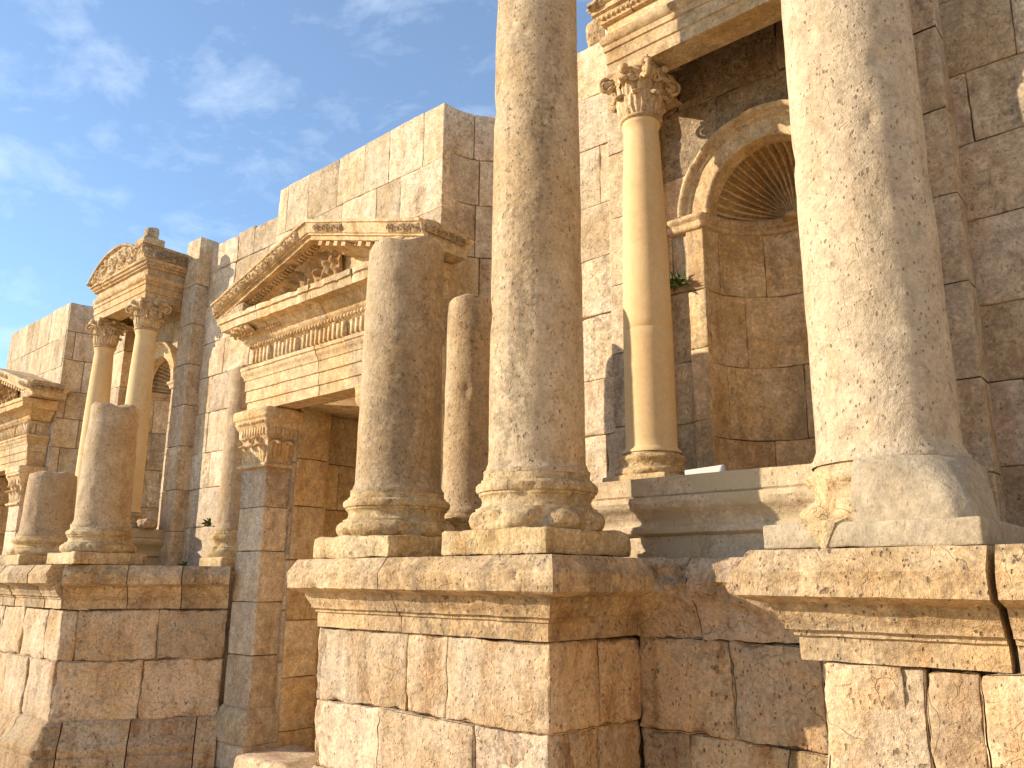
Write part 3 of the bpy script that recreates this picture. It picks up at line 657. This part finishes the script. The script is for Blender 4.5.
# ------------------------------------------------------------------ aedicule tops
def aedicule_top(cx, label, hw=.85):
    t = thing('aedicule_gable', label, 'gable', (cx, 4.45, 5.55), group='curved gables on slender columns'); L = (-cx, -4.45, -5.55)
    z0 = 5.61
    P_ = Path([(cx-hw, 5.2), (cx-hw, 4.45), (cx+hw, 4.45), (cx+hw, 5.2)])
    mb = MB(); sweep(mb, P_, [(-.045, z0), (-.012, z0+.0), (-.012, z0+.095), (0, z0+.10), (0, z0+.195), (.012, z0+.20), (.012, z0+.245), (.03, z0+.255), (.045, z0+.285), (.045, z0+.31)], joints=(), res=.05, pres=.02, amp=.002, chip=.012, back=-.24, caps=True)
    obj('architrave', mb, M_ent, t, sharp=35).location = L
    mb = MB(); sweep(mb, P_, [(-.01, z0+.31), (-.01, z0+.43)], joints=(1.5,), res=.05, pres=.02, amp=.003, chip=.01, back=-.24); obj('frieze', mb, M_ent, t, sharp=35).location = L
    mb = MB(); sweep(mb, P_, [(.0, z0+.43), (.025, z0+.435), (.03, z0+.46), (.05, z0+.475), (.055, z0+.495), (.08, z0+.505), (.085, z0+.535), (.06, z0+.54)], joints=(1.0, 1.9), res=.04, pres=.012, amp=.003, chip=.02, back=-.24)
    dentils(mb, (cx-hw-.02, 4.43, z0+.455), (cx+hw+.02, 4.43, z0+.455), 46, .02, .03, .03); dentils(mb, (cx+hw+.028, 4.42, z0+.455), (cx+hw+.028, 5.1, z0+.455), 16, .02, .03, .03)
    obj('cornice', mb, M_ent, t, sharp=35).location = L
    # curved gable: carved face under a thin projecting edge
    mb = MB(); Rb = hw+.07; zb = z0+.535; rise = .38; Rc = (Rb*Rb+rise*rise)/(2*rise); zc = zb+rise-Rc
    def topz(x_):
        return np.maximum(zc+np.sqrt(np.maximum(Rc*Rc-x_*x_, 0)), zb+np.where(x_ > 0, .20, .05))
    n = 44; xs = np.linspace(-Rb, Rb, n); V = []
    cross = [(-.70, 0.), (.115, 0.), (.13, -.008), (.132, -.035), (.115, -.045), (.085, -.05), (.08, -.06)]
    for x_, z_ in zip(xs, topz(xs)):
        for (o_, dz) in cross: V.append((cx+x_, 4.45-o_, max(zb, z_+dz)))
        V.append((cx+x_, 4.37, zb)); V.append((cx+x_, 5.15, zb))
    m_ = len(cross)+2
    V = np.array(V); V += np.array([0, 1., .6])*.005*fbm(V*9, 2)[:, None]
    mb.add(V, gridq(n, m_)[:, ::-1], (.5, .5, .4))
    for i_ in (0, n-1):
        e_ = V[i_*m_:(i_+1)*m_]; mb.add(e_, [np.arange(m_)[None, :]], (.5, .5, .5))
    sweep(mb, Path([(cx+Rb-.02, 4.33), (cx+Rb-.02, 5.12)]), [(.0, zb+.15), (.035, zb+.155), (.04, zb+.195), (.0, zb+.205)], res=.04, pres=.01, amp=.004, chip=.02, back=-.05)
    obj('pediment', mb, M_cap, t, sharp=35).location = L
    mb = MB()
    ins = lambda C: C[:, 2] < topz(C[:, 0]-cx)-.045
    relief(mb, (cx-Rb+.01, 4.375, zb+.004), (2*Rb-.02, 0, 0), (0, 0, rise-.05), (0, -1, 0), 160, 40, .05, 24, ins)
    obj('carved_scrolls', mb, M_ent, t).location = L
    for s_, y_ in ((1, 4.35), (-1, 5.12)):
        mb = MB(); relief(mb, (cx+s_*(Rb+.004), y_, zb+.004), (0, s_*.77, 0), (0, 0, .15 if s_ > 0 else .05), (s_, 0, 0), 70, 16, .045, 28, None, 4.)
        obj('carved_flank', mb, M_cap, t).location = L
    mb = MB(); block(mb, (cx+hw-.16, -4.60, zb+.17), (cx+hw+.12, -4.31, zb+.28), r=.02, amp=.012, chip=.04, freq=7, res=.025, faces='FKLRT', M=YM)
    block(mb, (cx+hw-.07, -4.52, zb+.26), (cx+hw+.09, -4.36, zb+.44), r=.05, amp=.02, chip=.06, freq=9, res=.025, faces='FKLRT', M=YM)
    obj('corner_ornament', mb, M_cap, t).location = L
    mb = MB(); prism(mb, [(cx-hw+.03, 4.80), (cx+hw-.03, 4.80), (cx+hw-.03, 5.15), (cx-hw+.03, 5.15)], z0+.42, zb+.1); obj('core', mb, M_wall, t, smooth=False).location = L
    return t
aedicule_top(-2.09, 'entablature spanning from the slender column to the widest column, cut off at the top', .97)
aedicule_top(CL, 'distant carved curved gable against the sky with a broken ornament on its right corner', .82)
# ------------------------------------------------------------------ door frames
def door_frame(c, labels):
    g = 'doorway pillars'
    for s_, lb in zip((-1, 1), labels[:2]):
        x0 = c+s_*1.035-.245; x1 = x0+.49; y0 = 4.6
        t = thing('door_pillar', lb, 'pillar', (x0+.245, y0, G0), group=g); L = -Vector(t.location)
        mb = MB(); z = .78
        for z1 in (1.27, 1.78, 2.28, 2.72, 3.14):
            block(mb, (x0+.01, -4.95, z+.001), (x1-.01, -y0-.01+rng.uniform(-.004, .004), z1-.001), r=.01, amp=.005, chip=.025, freq=5, res=.035, faces='FLRT', M=YM); z = z1
        obj('shaft', mb, M_wall, t).location = L
        mb = MB(); block(mb, (x0-.06, -4.99, G0), (x1+.06, -y0+.06, .46), r=.015, amp=.006, chip=.03, res=.04, faces='FLRT', M=YM)
        pth = Path([(x0, 4.95), (x0, y0), (x1, y0), (x1, 4.95)])
        sweep(mb, pth, [(.05, .46), (.055, .66), (.045, .68), (.035, .70), (.03, .715), (.015, .73), (.01, .76), (-.01, .785)], res=.04, pres=.015, amp=.004, chip=.02)
        obj('base', mb, M_wall, t).location = L
        mb = MB()
        sweep(mb, pth, [(.02, 3.13), (.035, 3.14), (.035, 3.165), (.0, 3.18), (.0, 3.42), (.03, 3.46), (.035, 3.53), (.06, 3.57), (.075, 3.60), (.075, 3.64), (.095, 3.65), (.10, 3.73), (.09, 3.747)], res=.03, pres=.012, amp=.004, chip=.02)
        # leaves and flutes
        for k in range(3): leaf(mb, (x0+.10+k*.145, y0+.0, 3.17), (0, -1), .21, .155, .075, lean=.03)
        for k in range(2): leaf(mb, (x0+.17+k*.145, y0+.0, 3.19), (0, -1), .28, .12, .07, lean=.03)
        for k in range(2):
            leaf(mb, (x1-.005, y0+.09+k*.15, 3.18), (1, 0), .24, .155, .085, lean=.03); leaf(mb, (x0+.005, y0+.09+k*.15, 3.18), (-1, 0), .24, .16, .06, lean=.015)
        dentils(mb, (x0+.02, y0-.012, 3.46), (x1-.02, y0-.012, 3.46), 9, .032, .10, .035)
        dentils(mb, (x1+.012, y0+.02, 3.46), (x1+.012, y0+.33, 3.46), 6, .032, .10, .035)
        dentils(mb, (x0, y0-.062, 3.585), (x1, y0-.062, 3.585), 16, .016, .03, .02)
        obj('capital', mb, M_ent, t).location = L
    t = thing('door_pediment', labels[2], 'pediment', (c, 4.6, 3.75), group='triangular pediments over doorways'); L = -Vector(t.location)
    hw = 1.31
    def path(h, y): return Path([(c-h, 4.88), (c-h, y), (c+h, y), (c+h, 4.88)])
    mb = MB(); p = path(hw, 4.6)
    sweep(mb, p, [(-.05, 3.755), (-.016, 3.755), (-.016, 3.86), (-.002, 3.865), (-.002, 3.985), (.012, 3.99), (.012, 4.10), (.022, 4.105), (.03, 4.14), (.055, 4.17), (.06, 4.20), (.075, 4.21), (.075, 4.245), (.02, 4.26)], joints=(.9, 1.62, 2.1), res=.05, pres=.014, amp=.0025, chip=.015, freq=4, gap=.005, back=-.25, var=.003)
    obj('architrave', mb, M_ent, t, sharp=35).location = L
    mb = MB(); p2 = path(hw-.07, 4.62)
    sweep(mb, p2, [(-.02, 4.255), (-.015, 4.30), (.0, 4.43), (.04, 4.46), (.05, 4.48), (.035, 4.49)], joints=(1.2, 2.0), res=.06, pres=.02, amp=.002, chip=.01, back=-.2)
    dentils(mb, (c-hw+.07, 4.63, 4.275), (c+hw-.07, 4.615, 4.275), 34, .046, .185, .045)
    dentils(mb, (c+hw-.07, 4.64, 4.275), (c+hw-.07, 4.86, 4.275), 4, .046, .185, .045)
    eggs(mb, (c-hw+.05, 4.575, 4.475), (c+hw-.05, 4.575, 4.485), 48, .024, .024)
    obj('fluted_frieze', mb, M_ent, t).location = L
    # horizontal cornice with a deep soffit
    mb = MB(); p3 = path(hw+.0, 4.6)
    sweep(mb, p3, [(-.04, 4.49), (.02, 4.50), (.05, 4.53), (.06, 4.56), (.08, 4.57), (.13, 4.635), (.14, 4.65), (.245, 4.66), (.25, 4.70), (.255, 4.74), (.275, 4.745), (.275, 4.80), (.20, 4.815)], joints=(.8, 1.75, 2.4), res=.035, pres=.014, amp=.006, chip=.032, freq=4, back=-.25)
    eggs(mb, (c-hw+.0, 4.50, 4.60), (c-hw+.75, 4.50, 4.60), 16, .022, .03)
    relief(mb, (c-hw-.10, 4.49, 4.575), (.42, 0, 0), (0, -.12, .085), (0, -.5, -.85), 40, 14, .035, 30, None, 2.)
    obj('cornice', mb, M_ent, t, sharp=35).location = L
    # tympanum
    apex = 5.465; hx = hw+.44; z_e = 4.955; sl_ = (apex-z_e)/hx
    mb = MB(); nx = 60; xs = np.linspace(-hw, hw, nx); V = []
    for x_ in xs:
        zt = z_e+.02+(hx-abs(x_))*sl_-.10
        for f in np.linspace(0, 1, 12): V.append((c+x_, 4.72, 4.80+(max(zt, 4.81)-4.80)*f))
    V = np.array(V); e = fbm(V*7, 3)
    dmg = np.exp(-((V[:, 0]-c+.12)**2/.10+(V[:, 2]-5.05)**2/.03))
    V[:, 1] += .004*e-dmg*(.05+.07*e)
    mb.add(V, gridq(nx, 12), (.6, .3, .8))
    obj('tympanum', mb, M_ent, t).location = L
    # raking cornices: profile normal to the slope, mitred at the apex and returned to the wall
    RP = [(-.42, 0.), (.0, .0), (.02, -.0), (.0, -.16), (.0, -.16)]
    prof = [(-.30, .02), (.385, .02), (.395, .015), (.395, -.012), (.375, -.018), (.35, -.105), (.335, -.11), (.335, -.125), (.31, -.13), (.305, -.165), (.285, -.17), (.16, -.165), (.155, -.195), (.10, -.21), (.07, -.24), (.0, -.25), (-.10, -.255)]
    pf = densify(prof, .02)
    for s_, nm in ((-1, 'raking_cornice'), (1, 'raking_cornice')):
        mb = MB(); ns = 70; ss = np.linspace(0, 1, ns); V = []
        for f in ss:
            x_ = hx*f; zt = apex+.05-sl_*x_
            for (o_, dz) in pf: V.append((c+s_*x_, 4.72-o_, max(zt+dz/cos(math.atan(sl_)), 4.815 if x_ > hw else 0)))
        V = np.array(V); sd = 5+s_*3
        dd = .006*fbm(V*5+sd, 3)
        if s_ > 0: dd -= .05*np.clip(fbm(V*3.3+sd, 2)*2-.2, 0, 1)*np.tile(pf[:, 0] > .2, ns)*(np.repeat(ss, len(pf)) > .55)
        msk = np.tile(pf[:, 0] > -.2, ns)
        V[:, 1] -= dd*msk; V[:, 2] += .5*dd*msk
        q = gridq(ns, len(pf)); mb.add(V, q[:, ::-1] if s_ > 0 else q, (.5, .5, .35))
        e_ = V[-len(pf):]; mb.add(e_, [np.arange(len(pf))[None, :] if s_ < 0 else np.arange(len(pf))[::-1][None, :]], (.5, .5, .5))
        # dentils and leaf carving under and on the rake
        za = apex+.05; k0 = 1/cos(math.atan(sl_))
        a0 = (c+s_*.03, 4.72-.17, za-.195*k0-.01); a1 = (c+s_*(hw-.0), 4.72-.17, za-sl_*hw-.195*k0-.01)
        if s_ < 0: a0, a1 = a1, a0
        dentils(mb, a0, a1, 26, .028, .035, .06)
        if s_ > 0:
            b0 = (c+.10, 4.72-.20, za-.10*sl_-.175*k0); b1 = (c+hw+.2, 4.72-.20, za-(hw+.2)*sl_-.175*k0)
            dentils(mb, np.array(b0)-[0, 0, .05], np.array(b1)-[0, 0, .05], 11, .075, .055, .10)
        obj(nm, mb, M_ent, t, sharp=35).location = L
        mb = MB()
        q0 = np.array([c+s_*hx*.08, 4.72-.352, za-sl_*hx*.08-.108]); q1 = np.array([c+s_*hx*.99, 4.72-.352, za-sl_*hx*.99-.108])
        parts_ = ((.0, 1.), ) if s_ < 0 else ((.0, .3), (.72, 1.))
        for fa, fb in parts_:
            if fa > .5: obj('carved_band', mb, M_cap, t).location = L; mb = MB()
            A_ = q0+(q1-q0)*fa; B_ = q0+(q1-q0)*fb
            if s_ > 0: relief(mb, A_, B_-A_, (0, -.026, .086), (0, -1, 0), int(220*(fb-fa))+10, 12, .034, 40, None, 3.)
            else: relief(mb, B_, A_-B_, (0, -.026, .086), (0, -1, 0), 220, 12, .034, 40, None, 3.)
        
        # coffer ornaments on the soffit
        for f in (.18, .34, .5, .66):
            pass
        obj('carved_band', mb, M_cap if s_ > 0 else M_ent, t).location = L; mb = MB()
        relief(mb, (c+s_*(hx+.016), 4.40 if s_ > 0 else 4.88, z_e-.035), (0, (.46 if s_ > 0 else -.46), 0), (0, 0, .075), (s_, 0, 0), 60, 12, .04, 34, None, 6.)
        obj('carved_band', mb, M_cap if s_ > 0 else M_ent, t).location = L
    # flank returns of the raking cornice down to the wall
    for s_ in (-1, 1):
        mb = MB(); a, b = (c+hw-.1, c+hx) if s_ > 0 else (c-hx, c-hw+.1)
        block(mb, (a, -4.93, 4.815), (b, -4.42, z_e+.005), r=.02, amp=.012, chip=.05, freq=7, res=.03, faces='FLRTB', M=YM)
        if s_ > 0: block(mb, (c+hx-.42, -4.95, z_e-.01), (c+hx+.01, -4.40, z_e+.105), r=.03, amp=.02, chip=.07, freq=7, res=.03, faces='FLRTB', M=YM)
        obj('flank_return', mb, M_cap, t).location = L
    mb = MB(); relief(mb, (c-.78, 4.70, 4.84), (1.0, 0, 0), (0, -.06, .46), (0, -1, 0), 110, 50, .085, 11, lambda C: C[:, 2] < z_e-.11+(hx-np.abs(C[:, 0]-c))*sl_+fbm(C*12, 2)*.05, 9.)
    obj('broken_relief', mb, M_och, t, label='crumbled orange-brown carving in the middle of the gable').location = L
    mb = MB(); prism(mb, [(c-hw+.03, 4.70), (c+hw-.03, 4.70), (c+hw-.03, 5.0), (c-hw+.03, 5.0)], 3.80, 4.82); obj('core', mb, M_wall, t, smooth=False).location = L
    return t
door_frame(-6.69, ['front pillar on the left side of the central doorway, its shaft half in blue-grey shade', 'pillar of the central doorway hidden behind the broken column', 'large golden triangular pediment with fluted frieze over the central doorway'])
door_frame(-15.84, ['small pillar left of the farthest doorway beyond the left edge', 'small pale pillar of the farthest doorway at the left edge', 'farthest triangular pediment cut off by the left edge of the photo'])
# ------------------------------------------------------------------ big columns
def attic(mb, R0, h, hwp, ph, chip=.05, amp=.0055, ply=True):
    if ply: block(mb, (-hwp, -hwp, 0), (hwp, hwp, ph), r=.018, amp=.012, chip=.07, freq=5, res=.03, faces='FKLRT')
    z = ph; H = h-ph
    pr = [(R0*1.24, z-.01), (R0*1.31, z+H*.03), (R0*1.355, z+H*.09), (R0*1.375, z+H*.17), (R0*1.355, z+H*.26), (R0*1.30, z+H*.32), (R0*1.235, z+H*.34), (R0*1.235, z+H*.385), (R0*1.17, z+H*.40),
          (R0*1.12, z+H*.45), (R0*1.105, z+H*.52), (R0*1.13, z+H*.59), (R0*1.175, z+H*.62), (R0*1.175, z+H*.66), (R0*1.215, z+H*.675), (R0*1.24, z+H*.73), (R0*1.235, z+H*.80), (R0*1.19, z+H*.845), (R0*1.13, z+H*.85), (R0*1.13, z+H*.90), (R0*1.09, z+H*.91), (R0*1.085, z+H), (0, z+H)]
    lathe(mb, pr, segs=130, pres=.010, amp=amp, chip=chip, chipf=4.5, freq=6)
def big(label, x, y, R0, R1, ztop, mat, h=.45, hwp=.38, ph=.14, ragged=.06, z0=TOP, grp='broken columns', segs=110, chip=.05, base=True, wear=.0026, tall=False, drum=None):
    t = thing('stone_column', label, 'column', (x, y, z0), group=grp)
    H = ztop-z0
    if base:
        mb = MB(); attic(mb, R0, h, hwp, ph, chip=chip); obj('base', mb, M_base, t, sharp=38)
    mb = MB()
    s0_ = h if base else 0
    pr = [(R0*1.085, s0_-.002), (R0*1.095, s0_+.02), (R0*1.05, s0_+.03), (R0*1.035, s0_+.045), (R0*1.0, s0_+.07)]
    for k in range(1, 13):
        f = k/12; pr.append((R0+(R1-R0)*(f**1.25), s0_+.07+(H-s0_-.07)*f))
    if not tall: pr[-1] = (R1, H-.0); pr += [(R1*.96, H+.012), (R1*.6, H+.02), (0, H+.02)]
    def topf(P, sd):
        if tall: return P
        f = np.clip((P[:, 2]-(H-.5))/.5, 0, 1)**2
        rr = np.hypot(P[:, 0], P[:, 1])
        n_ = fbm(P[:, [0, 1, 0]]*[3.5, 3.5, 0]+sd, 3)
        P[:, 2] += f*ragged*n_*1.1
        ed = np.clip((P[:, 2]-(H-.14))/.14, 0, 1.2)*np.clip(rr/R1-.6, 0, .4)/.4
        k = 1-ed*(.02+.12*np.clip(fbm(P*4.5+sd*1.3, 2), 0, 1)); P[:, 0] *= k; P[:, 1] *= k
        return P
    lathe(mb, pr, segs=segs, pres=.028, amp=wear, freq=4.5, chip=0, top=topf)
    # knocks and gouges
    V = mb.V[0]; rs = np.random.default_rng(int(abs(x*100)))
    for _ in range(int(10*H)):
        a = rs.uniform(0, 2*pi); zz = rs.uniform(s0_+.05, H); c_ = np.array([R0*.98*cos(a), R0*.98*sin(a), zz]); s_ = rs.uniform(.02, .06)*(2. if rs.random() < .1 else 1)
        d = V-c_; q = np.exp(-((d[:, 0]**2+d[:, 1]**2)/(s_*s_)+(d[:, 2]**2)/((s_*rs.uniform(.7, 1.8))**2)))
        k = 1-q*rs.uniform(.02, .06); V[:, 0] *= k; V[:, 1] *= k
    obj('shaft', mb, mat, t)
    return t
tc1 = big('very tall dark-pitted column in the middle running out of the top of the photo', -3.02, 3.6, .279, .250, 7.2, M_cold, tall=True, grp='tall columns')
big('truncated column left of the tall middle column, its top beside the pediment corner', -4.23, 3.6, .283, .265, 4.29, M_cold, h=.42)
big('broken column half hidden between the eroded-top column and the tall middle column', -4.25, 4.3, .205, .19, 4.07, M_cold, h=.34, hwp=.29, ph=.11)
big('stump column at the left with a dark streaked shaft, standing before the slender pair', -8.90, 3.61, .262, .238, 3.76, M_cold, h=.38, hwp=.36, ph=.12, wear=.008)
big('short thick stump column nearest the left edge', -10.43, 3.62, .27, .255, 3.16, M_cold, h=.33, hwp=.36, ph=.12)
big('weathered thin column tucked against the wall left of the doorway pillar', -8.5, 4.88, .19, .175, 4.36, M_cold, h=.42, hwp=.25, ph=.13, z0=TOP-.03)
big('low column stump at the very left edge beside the farthest doorway', -14.03, 4.82, .2, .2, 2.62, M_cold, h=.3, hwp=.27, ph=.1)
# widest column with a half-rebuilt foot
rc = big('widest column at the right, pale and pitted, on a smooth cement foot', -1.10, 3.6, .281, .272, 7.2, M_colp, tall=True, grp='tall columns', base=False)
for ch in rc.children: ch.location = (0, 0, .345)
mb = MB(); attic(mb, .27, .35, .36, .10, chip=.06, ply=False)
V0 = mb.V[0]; an_ = np.arctan2(V0[:, 1], V0[:, 0]); V0[(an_ > -1.63) & (an_ < .8), :2] *= .80
obj('base', mb, M_base, rc)
mb = MB()
block(mb, (-.40, -.385, 0), (.40, .39, .10), r=.01, amp=.004, chip=.02, freq=6, res=.03, faces='FKLRT')
obj('plinth', mb, M_cem, rc)
mb = MB(); a_ = np.linspace(-1.68, .85, 60); nz_ = 22; V = []
for a in a_:
    for k in range(nz_):
        f = k/(nz_-1); sq_ = 1/max(abs(cos(a)), abs(sin(a)))
        rb = .37*min(sq_, 1.30 if a < 0 else 1.0); rt_ = .332
        rr = rb+(rt_-rb)*min(1, f*1.05)**1.7 if f < .93 else rt_-(f-.93)*.3
        V.append((rr*cos(a), rr*sin(a), .098+.25*f))
V = np.array(V); V[:, :2] *= (1+.012*fbm(V*6, 2))[:, None]
mb.add(V, gridq(len(a_), nz_), (.5, .5, .5)); n_ = nz_
for e_ in (V[:n_], V[-n_:]):
    E_ = np.concatenate([e_, [[0, 0, .348], [0, 0, .098]]]); mb.add(E_, [np.arange(len(E_))[None, :]], (.5, .5, .5))
obj('cement_repair', mb, M_cem, rc)
# ------------------------------------------------------------------ loose stones, threshold, weeds
def rock(label, loc, s, mat, flat=1., seed=1., cat='stone', name='loose_stone', rz=0, grp=None):
    mb = MB(); T_, F_ = np.meshgrid(np.linspace(0, 2*pi, 40, endpoint=False), np.linspace(0, pi, 24), indexing='ij')
    D = np.stack([np.sin(F_)*np.cos(T_), np.sin(F_)*np.sin(T_), np.cos(F_)], -1).reshape(-1, 3)
    P = np.sign(D)*np.abs(D)**.7; P = P*(1+.35*fbm(D*1.6+seed, 3))[:, None]*np.array(s)/2
    P[:, 2] += s[2]*.42; P[:, 2] = np.maximum(P[:, 2], 0)
    mb.add(P, gridq(40, 24, wrap=True)[:, ::-1]); o = obj(name, mb, mat, loc=loc); o.rotation_euler = (0, 0, rz); tag(o, label, cat, grp); return o
rock('rough boulder perched on top of the wall left of the upper right entablature', (-3.62, 5.3, 6.55), (.34, .3, .36), M_cap, seed=3)
rock('small broken stone wedged low beside the left pilaster foot', (-10.28, 4.72, 2.6), (.24, .2, .14), M_cap, seed=9)
mb = MB()   # triangular chip set in the plinth
V = np.array([(-.10, .02, .075), (.09, .02, .085), (.02, .02, -.06), (-.07, -.002, .062), (.06, -.004, .068), (.012, -.003, -.038)])
mb.add(V, [np.array([[3, 5, 4]]), np.array([[0, 2, 5, 3], [2, 1, 4, 5], [1, 0, 3, 4]])], (.5, .2, .3))
o = obj('stone_chip', mb, M_base, smooth=False, loc=(-1.26, 3.2125, TOP+.028)); tag(o, 'pale triangular chip of stone stuck in the cement plinth of the widest column', 'stone')
mb = MB(); block(mb, (-.13, -.015, 0), (.13, .015, .085), r=.004, amp=.003, chip=.01, res=.03, faces='FKLRT')
o = obj('stone_slab', mb, M_slab, loc=(-2.47, 4.55, 2.604)); o.rotation_euler = (R(-12), R(-4), .1); tag(o, 'flat light grey slab lying on the pedestal right of the slender column', 'slab')
mb = MB()
block(mb, (-7.42, -5.1, G0), (-6.75, -4.45, .42), r=.04, amp=.02, chip=.06, freq=5, res=.03, faces='FLRT', M=YM)
block(mb, (-6.74, -5.1, G0), (-5.95, -4.42, .44), r=.04, amp=.02, chip=.06, freq=5, res=.03, faces='FLRT', M=YM)
o = obj('doorway_threshold', mb, M_rough); tag(o, 'low rough sunlit threshold stones in the central doorway', 'threshold')
def weed(label, loc, n, s, nrm=(0, -1)):
    mb = MB(); rs = random.Random(int(n*7+s*100))
    for k in range(n):
        a = rs.uniform(0, 2*pi); el = rs.uniform(.1, 1.3); L_ = s*rs.uniform(.4, 1.)
        d = np.array([cos(a)*cos(el), -abs(sin(a))*cos(el), sin(el)*.9]); sd = np.cross(d, [0, 0, 1.]); sd /= np.linalg.norm(sd)
        w_ = s*.09; b_ = np.array([rs.uniform(-.3, .3)*s, rs.uniform(-.1, .0)*s, rs.uniform(-.1, .1)*s])
        mid = b_+d*L_*.55+np.array([0, 0, .06*s]); tip = b_+d*L_-np.array([0, 0, .15*s])
        V = [b_, mid-sd*w_, mid+sd*w_, tip, mid+np.array([0, 0, -.02*s])]
        mb.add(V, [np.array([[0, 1, 3], [0, 3, 2], [0, 4, 1], [4, 3, 1], [0, 2, 4], [4, 2, 3]])])
    o = obj('weed', mb, M_leaf, smooth=False, loc=loc); tag(o, label, 'plant', 'small weeds in the joints'); return o
weed('small green weed growing from a joint left of the big shell niche', (-2.93, 5.09, 4.12), 70, .16)
weed('tiny weed on the ledge left of the thin weathered column', (-9.3, 5.02, 2.62), 40, .14)
weed('low weed at the foot of the weathered thin column by the doorway pillar', (-9.0, 4.9, TOP+.01), 40, .12)
weed('dark weed clump at the foot of the left pilaster', (-9.75, 5.0, TOP+.01), 40, .12)

# ------------------------------------------------------------------ theatre seating added unseen right of and behind the camera to bounce warm light
mb = MB(); n_ = 34; A_ = np.linspace(R(-80), R(22), n_)
prof_ = [(7.0, G0-.1)]
for k in range(17): prof_ += [(7.0+.62*k, G0+.9+.42*k), (7.62+.62*k, G0+.9+.42*k)]
prof_ += [(7.62+.62*16+1.5, G0+.9+.42*16), (7.62+.62*16+1.5, G0-.1)]
pf_ = np.array(prof_); T_, K_ = np.meshgrid(A_, np.arange(len(pf_)), indexing='ij')
V = np.stack([-2.+pf_[:, 0][K_]*np.cos(T_), -1.5+pf_[:, 0][K_]*np.sin(T_), pf_[:, 1][K_]], -1).reshape(-1, 3)
mb.add(V, gridq(n_, len(pf_)), (.5, .4, .4))
for q_ in (V[:len(pf_)], V[-len(pf_):]): mb.add(q_, [np.arange(len(pf_))[None, :]], (.5, .5, .5))
o = obj('bounce_seating_bank', mb, M_floor, smooth=False); tag(o, 'curved bank of stone theatre seats added out of view on the right for warm bounce light', 'seating')
